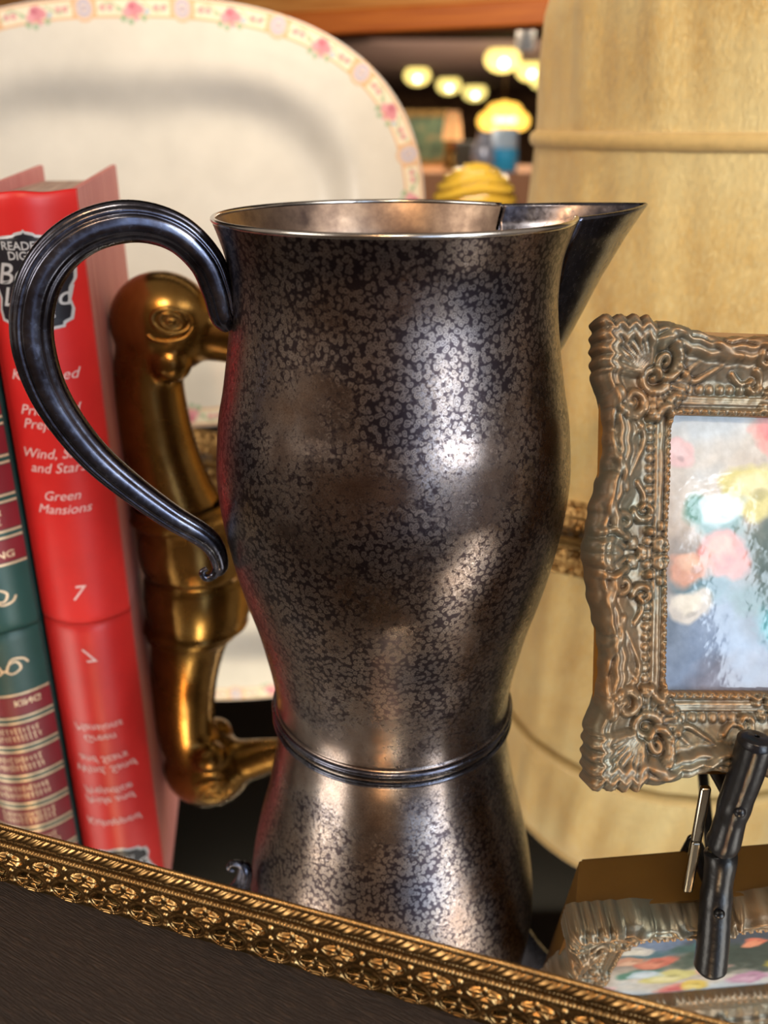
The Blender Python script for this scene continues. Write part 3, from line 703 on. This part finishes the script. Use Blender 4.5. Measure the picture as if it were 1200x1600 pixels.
# fluted sheath on the cove
h += .035*np.sin(sd*22)*(sd > .25)*(sd < .9)
sn = s_ins                               # inner beads measured from the sight edge
beadw = .34
b1 = ((tl % beadw)/beadw-.5)*beadw; ok = tl > 2.7
d = np.hypot(b1, sn-1.93)/.15; h += np.where((d < 1) & ok, .10*np.sqrt(np.clip(1-d*d, 0, 1)), 0)
h += np.where((np.abs(sn-2.22) < .13), .10+.02*np.sin(sn*90), 0)*ok
d2 = ((tl % .3)/.3-.5)*.3; arch = np.hypot(d2, (sn-2.72)*.7); h += np.where((np.abs(arch-.12) < .04) & (sn > 2.45) & ok, .09, 0)
h += np.where((np.abs(sn-2.50) < .05) & ok, .08, 0)
# strokes: scrolls, leaves and shells in the mirrored quarter, (u,v) coordinates
def stroke(P, r0, r1, hh, n=40):
    global h
    P = smooth_path([(a, b, 0) for a, b in P], n)[:, :2]; R = np.linspace(r0, r1, n)*1.35
    lo = P.min(0)-max(r0, r1); hi = P.max(0)+max(r0, r1)
    mk = (u1 > lo[0]) & (u1 < hi[0]) & (v1 > lo[1]) & (v1 < hi[1]); a, b = u1[mk], v1[mk]; best = np.zeros_like(a)
    for p_, r_ in zip(P, R):
        dd = ((a-p_[0])**2+(b-p_[1])**2)/(r_*r_); best = np.maximum(best, np.sqrt(np.clip(1-dd, 0, 1))*hh*.50*(r_/max(r0, r1))**.5)
    hv = h[mk]; h[mk] = np.maximum(hv, hv*.7+best+.08*np.clip(best*12, 0, 1))
def both(P, *a, **k): stroke(P, *a, **k); stroke([(y*BW/BH, x*BH/BW) for x, y in P], *a, **k)
def spiral(cx, cy, r, turns, a0, sgn=1): return [(cx+r*(1-t)*math.cos(a0+sgn*t*turns*2*math.pi), cy+r*(1-t)*math.sin(a0+sgn*t*turns*2*math.pi)) for t in np.linspace(0, .92, 18)]
# corner shell ribs
for k in range(9):
    a = math.radians(180+8+k*9.3); c_, s2_ = math.cos(a), math.sin(a)
    L_ = min(2.55, 1.95/max(abs(c_), abs(s2_)));  stroke([(1.9+.4*c_, 1.9+.4*s2_), (1.9+L_*.55*c_, 1.9+L_*.55*s2_), (1.9+L_*c_, 1.9+L_*s2_)], .08, .24, .75, 26)
stroke(spiral(1.95, 1.95, .5, 1.2, .6), .14, .09, .5)
for k in range(7):                        # inner shell fan towards the picture
    a = math.radians(-8+k*17.7); stroke([(2.0+.35*math.cos(a), 2.0+.35*math.sin(a)), (2.0+1.0*math.cos(a), 2.0+1.0*math.sin(a))], .09, .19, .42, 16)
both([(.7, 2.5), (.38, 3.2), (.45, 4.2), (.85, 4.9), (1.05, 5.6)], .22, .12, .75)      # long leaf on the lip
both(spiral(1.25, 2.75, .55, 1.4, 2.6, -1), .16, .08, .7)
both([(1.35, 3.3), (1.7, 3.9), (1.45, 4.6), (1.15, 5.2)], .12, .06, .45)
both([(1.6, 3.5), (1.2, 4.1), (1.3, 4.9)], .10, .05, .35)
both([(.55, 5.2), (.42, 5.9), (.62, 6.5), (.75, 6.9)], .16, .22, .8)
both(spiral(1.05, 6.7, .48, 1.3, 1.4, 1), .15, .08, .65)
both(spiral(1.75, 6.3, .36, 1.3, 3.0, -1), .12, .07, .5)
both([(1.5, 5.4), (1.75, 5.8), (1.7, 6.2)], .10, .06, .4)
stroke([(.1, FH/2-.15), (.5, FH/2-.2), (.9, FH/2)], .24, .14, .85); stroke([(FW/2-.15, .1), (FW/2-.2, .5), (FW/2, .9)], .24, .14, .85)
for c_ in (7.3, 7.6): both([(.15, c_-.25), (.6, c_-.35), (1.1, c_-.1)], .15, .08, .7)
both([(2.75, 2.5), (2.45, 2.75), (2.5, 3.1), (2.85, 3.1)], .13, .10, .45)
stroke([(1.05, 2.95), (1.05, 2.96)], .2, .2, .55, 4); stroke([(1.95, 3.2), (1.95, 3.21)], .2, .2, .5, 4)
for (a, b, r_) in [(1.4, 7.4, .2), (2.4, 7.4, .22), (2.4, 6.8, .16), (2.0, 7.0, .15), (1.7, 7.6, .15)]: both([(a, b), (a, b+.01)], r_, r_, .45, 4)
both(spiral(2.35, 7.35, .38, 1.1, 0), .1, .07, .35)
gn = np.zeros_like(h)
for sx_, sy_, am in ((2.3, 1.7, .018), (5.1, 4.3, .014), (9.7, 8.1, .010), (17, 15, .006)):
    gn += am*np.sin(Ug*sx_+1.7*np.sin(Vg*sy_*.7))*np.sin(Vg*sy_+1.3*np.sin(Ug*sx_*.8))
h = h+gn
hole = (u1 > BW) & (v1 > BH)
inside = okc & (s_ins > edge-.0)
keepv = inside & ~hole
nU, nV = Ug.shape; idx = grid_faces(nU, nV); kf = keepv.reshape(-1); Fk = idx[kf[idx].all(1)]
top = np.stack([Ug, Vg, h], -1).reshape(-1, 3)
used = np.unique(Fk); mp = -np.ones(len(top), int); mp[used] = np.arange(len(used)); top = top[used]; Fk = mp[Fk]
# boundary walls down to the back plane
ed = {}
for f in Fk:
    for i in range(4):
        a, b = int(f[i]), int(f[(i+1) % 4]); ed[(a, b)] = ed.get((a, b), 0)+1
bd = [(a, b) for (a, b) in ed if (b, a) not in ed]
nxt = {}
for a, b in bd: nxt.setdefault(a, []).append(b); nxt.setdefault(b, []).append(a)
for it in range(8):            # even out the cut edge
    new = {a: (top[a, :2]*.4+sum(top[q, :2] for q in ns)/len(ns)*.6) for a, ns in nxt.items()}
    for a, p_ in new.items(): top[a, :2] = p_
bv = sorted({a for e in bd for a in e}); nb = len(top); mpb = {v: nb+i for i, v in enumerate(bv)}
midv = np.array([[top[v][0], top[v][1], -.05] for v in bv]); allV = np.concatenate([top, midv])
# frame body sides narrow slightly towards the back
Fall = [tuple(f) for f in Fk]+[(b, a, mpb[a], mpb[b]) for a, b in bd]
def mframe():
    m = M('antique_gilt_resin', (128, 104, 74), .42, .55)
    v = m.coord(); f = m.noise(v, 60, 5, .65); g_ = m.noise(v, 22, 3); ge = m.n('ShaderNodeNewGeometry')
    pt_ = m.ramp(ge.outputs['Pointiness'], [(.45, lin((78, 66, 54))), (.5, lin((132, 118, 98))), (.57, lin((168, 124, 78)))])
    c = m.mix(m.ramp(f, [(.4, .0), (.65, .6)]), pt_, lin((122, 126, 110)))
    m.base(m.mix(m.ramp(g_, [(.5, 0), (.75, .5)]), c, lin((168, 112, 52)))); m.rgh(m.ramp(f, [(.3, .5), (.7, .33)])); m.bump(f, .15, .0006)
    return m.m
m_frame = mframe()
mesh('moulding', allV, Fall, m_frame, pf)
m_side = simple('bronze_brown_gilt', (132, 92, 34), .45, .3, .12, 30)
def taper_bar(x0, x1, y0, y1, ta, tb_, tc, td):
    V, F = box(x0, x1, y0, y1, -1.7, .12)
    return [(x+(ta if x == x0 else -tb_)*(z < 0), y+(tc if y == y0 else -td)*(z < 0), z) for x, y, z in V], F
mesh('backing', *join([taper_bar(.3, FW-.3, .3, BH-.3, .6, .6, .25, 0), taper_bar(.3, FW-.3, FH-BH+.3, FH-.3, .6, .6, 0, .3), taper_bar(.3, BW-.3, BH-.3, FH-BH+.3, .6, 0, 0, 0), taper_bar(FW-BW+.3, FW-.3, BH-.3, FH-BH+.3, 0, .6, 0, 0)]), m_side, pf, smooth=False)
mesh('back_board', *box(1.1, FW-1.1, .9, FH-.9, -1.9, -1.65), m_side, pf, smooth=False)
# flower painting: colours laid cell by cell
PWd, PHt = FW-2*BW+.3, FH-2*BH+.3
nx, ny = 420, 320; px, py = np.meshgrid(np.linspace(0, PWd, nx), np.linspace(0, 1, ny), indexing='ij')
def fbm(x, y, sd_, oct_=4):
    r_ = np.random.default_rng(sd_); o_ = np.zeros_like(x); a = 1
    for k in range(oct_):
        for j in range(3):
            th = r_.uniform(0, 6.28); p1 = r_.uniform(0, 6.28); fr = 1.1*2**k*r_.uniform(.8, 1.2)
            o_ += a*np.sin((x*math.cos(th)+y*math.sin(th))*fr+p1+1.2*np.sin((y*math.cos(th)-x*math.sin(th))*fr*.7+p1*2))/3
        a *= .55
    return o_
yy_ = py*9.4; wx = px+.22*fbm(px*1.6, yy_*1.6, 1); wy = yy_+.22*fbm(px*1.6, yy_*1.6, 2)
bgc = np.zeros((nx, ny, 3)); vv = np.clip(py+.10*fbm(px, yy_, 3), 0, 1)[..., None]
st = [(0, (96, 96, 112)), (.12, (110, 130, 160)), (.3, (104, 120, 140)), (.45, (150, 140, 130)), (.62, (186, 172, 156)), (.85, (206, 200, 190)), (1, (198, 208, 214))]
for c_ in range(3): bgc[..., c_] = np.interp(vv[..., 0], [s2[0] for s2 in st], [s2[1][c_] for s2 in st])
img = bgc+fbm(px*3, yy_*3, 5)[..., None]*9
def blob(cx, cy, rx, ry, c, k=1.0, soft=.25, seed=0):
    global img
    n_ = .18*fbm((px-cx)*2.4+seed, (yy_-cy)*2.4, 10+seed % 7, 3)
    d_ = np.sqrt(((wx-cx)/rx)**2+((wy-cy)/ry)**2)+n_; a = np.clip((1-d_)/soft, 0, 1)[..., None]*k
    img[:] = img*(1-a)+np.array(c, float)*a
for cx, cy, rx, ry, c in [(4.6, 4.0, 2.2, 2.6, (46, 70, 58)), (7.2, 4.6, 3.0, 3.2, (40, 58, 50)), (2.3, 5.6, 1.0, .7, (60, 110, 100)), (1.3, 6.1, .8, .6, (70, 130, 110)), (5.2, 2.0, 2.4, 1.4, (60, 70, 84)), (9.6, 5, 2.2, 3, (60, 76, 60)), (1.6, 3.6, 1.2, .7, (70, 110, 120)), (3.2, 3.2, 1.2, .8, (56, 96, 92)), (4.0, 2.2, .7, 1.1, (60, 150, 160)), (4.4, 5.4, .5, .8, (50, 130, 90))]:
    blob(cx, cy, rx, ry, c, .9, .5, int(cx*10))
for cx, cy, r_, c, c2 in [(1.0, 3.0, .8, (206, 200, 190), (230, 224, 206)), (2.3, 4.7, 1.0, (206, 110, 90), (226, 150, 120)), (1.1, 4.3, .8, (210, 150, 120), (232, 190, 160)), (3.3, 6.9, 1.25, (214, 206, 130), (238, 230, 180)), (2.2, 6.2, .85, (190, 210, 220), (220, 230, 236)), (3.9, 8.6, .9, (226, 150, 140), (210, 96, 100)), (7.6, 3.8, .85, (206, 46, 50), (236, 90, 80)), (8.4, 6.0, 1.3, (232, 200, 50), (250, 226, 110)), (5.0, 6.1, .95, (222, 160, 150), (240, 200, 190)), (4.7, 8.5, .9, (226, 196, 90), (240, 222, 140)), (.6, 8.0, .7, (226, 190, 190), (236, 210, 210)), (7.2, 7.9, 1.0, (190, 140, 170), (216, 180, 200)), (9.8, 8.0, 1.0, (200, 120, 130), (226, 170, 170)), (10.6, 4.0, .9, (230, 220, 200), (240, 236, 220)), (6.0, 3.0, .6, (230, 120, 90), (240, 160, 120))]:
    blob(cx, cy, r_, r_*.85, c, .95, .3, int(cx*7)); blob(cx-.12*r_, cy+.15*r_, r_*.6, r_*.5, c2, .8, .5, int(cx*3)); blob(cx+.1*r_, cy-.2*r_, r_*.3, r_*.2, tuple(np.array(c)*.75), .6, .6, int(cx*5))
img = np.clip(img+fbm(px*8, yy_*8, 8)[..., None]*7, 0, 255)
V = np.stack([px+BW-.15, py*PHt+BH-.15, .06+.0012*fbm(px*5, yy_*5, 9)], -1).reshape(-1, 3)
m_paint = patt('varnished_paint', .45, .4, .08, 500, .03, Coat_Weight=.28, Coat_Roughness=.06)
mesh('painting', V, grid_faces(nx, ny), m_paint, pf, col=linv(img.reshape(-1, 3)))

# ------------------------------------------------------------------ small black easel
ez = thing('tabletop_easel', 'small black iron easel holding up the ornate picture frame', 'easel', (15.0, 24.5, 0))
m_polished = simple('polished_gunmetal', (170, 164, 150), .12, 1, .08)
def er(V): return [(x-15.0, y-24.5, z) for x, y, z in V]
def upr(x, s_): # leg line behind the frame
    return FU*x+FV*s_
for i, fx in enumerate((5.2, 13.2)):
    F0 = Vector((6.55, 23.78, 2.74))+FU*fx
    fy = F0.y-.55; bx = F0.x-.10
    leg = smooth_path([(bx-.05, fy+.15, .1), (bx, fy+.05, .45), (bx+.02, fy, 1.2), (bx+.05, fy-.1, 2.3), (bx+.10, fy-.3, 3.6), (bx+.12, fy-.45, 4.8), (bx+.14, fy-.45, 5.15)], 50)
    rr_ = np.interp(np.linspace(0, 1, 50), [0, .03, .12, .38, .42, .46, .52, .9, .97, 1], [.40, .54, .56, .50, .53, .56, .54, .58, .50, .36])
    for q_ in range(6):         # rounded tip
        rr_[44+q_] = .50*math.sqrt(max(0.0, 1-((q_+.2)/5.25)**2.2))+.01
    tl_ = tube(leg, rr_, 28, up=(1, 0, 0))
    lg = mesh('leg', er(tl_[0]), tl_[1], m_iron, ez)
    kn = ellipsoid((bx-.02, fy-.62, 2.25), (.2, .18, .2)); mesh('screw_knob', er(kn[0]), kn[1], m_iron, lg)
    V, F = box(bx-.95, bx-.6, fy+.35, fy+.6, .0, 2.35); 
    bevel(mesh('rear_foot', er(V), F, m_polished, ez, smooth=False), .08)
    arm = [(bx+.05, fy-.1, 2.35), (bx+.05, fy+1.2, 2.30), (bx+.05, fy+2.5, 2.2)]
    arm = [(a, b, c-.25) for a, b, c in arm]; tb = tube(smooth_path(arm, 12), .28, 16); mesh('ledge', er(tb[0]), tb[1], m_iron, ez)
    A = Vector(arm[-1]); back = [A, A+FV*3, A+FV*7, A+FV*13+Vector(((15.0-bx)*.0, 0, 0))]
    tb = tube(smooth_path([tuple(q) for q in back], 30), .26, 16, up=(1, 0, 0)); mesh('upright', er(tb[0]), tb[1], m_iron, ez)
    pass
tb = tube([(10.9, 31.0, 8.9), (19.6, 31.7, 8.4)], .25, 16); mesh('crossbar', er(tb[0]), tb[1], m_iron, ez)
tb = tube([(15.2, 31.6, 8.7), (15.3, 39.0, .25)], .25, 16, up=(1, 0, 0)); mesh('rear_leg', er(tb[0]), tb[1], m_iron, ez)
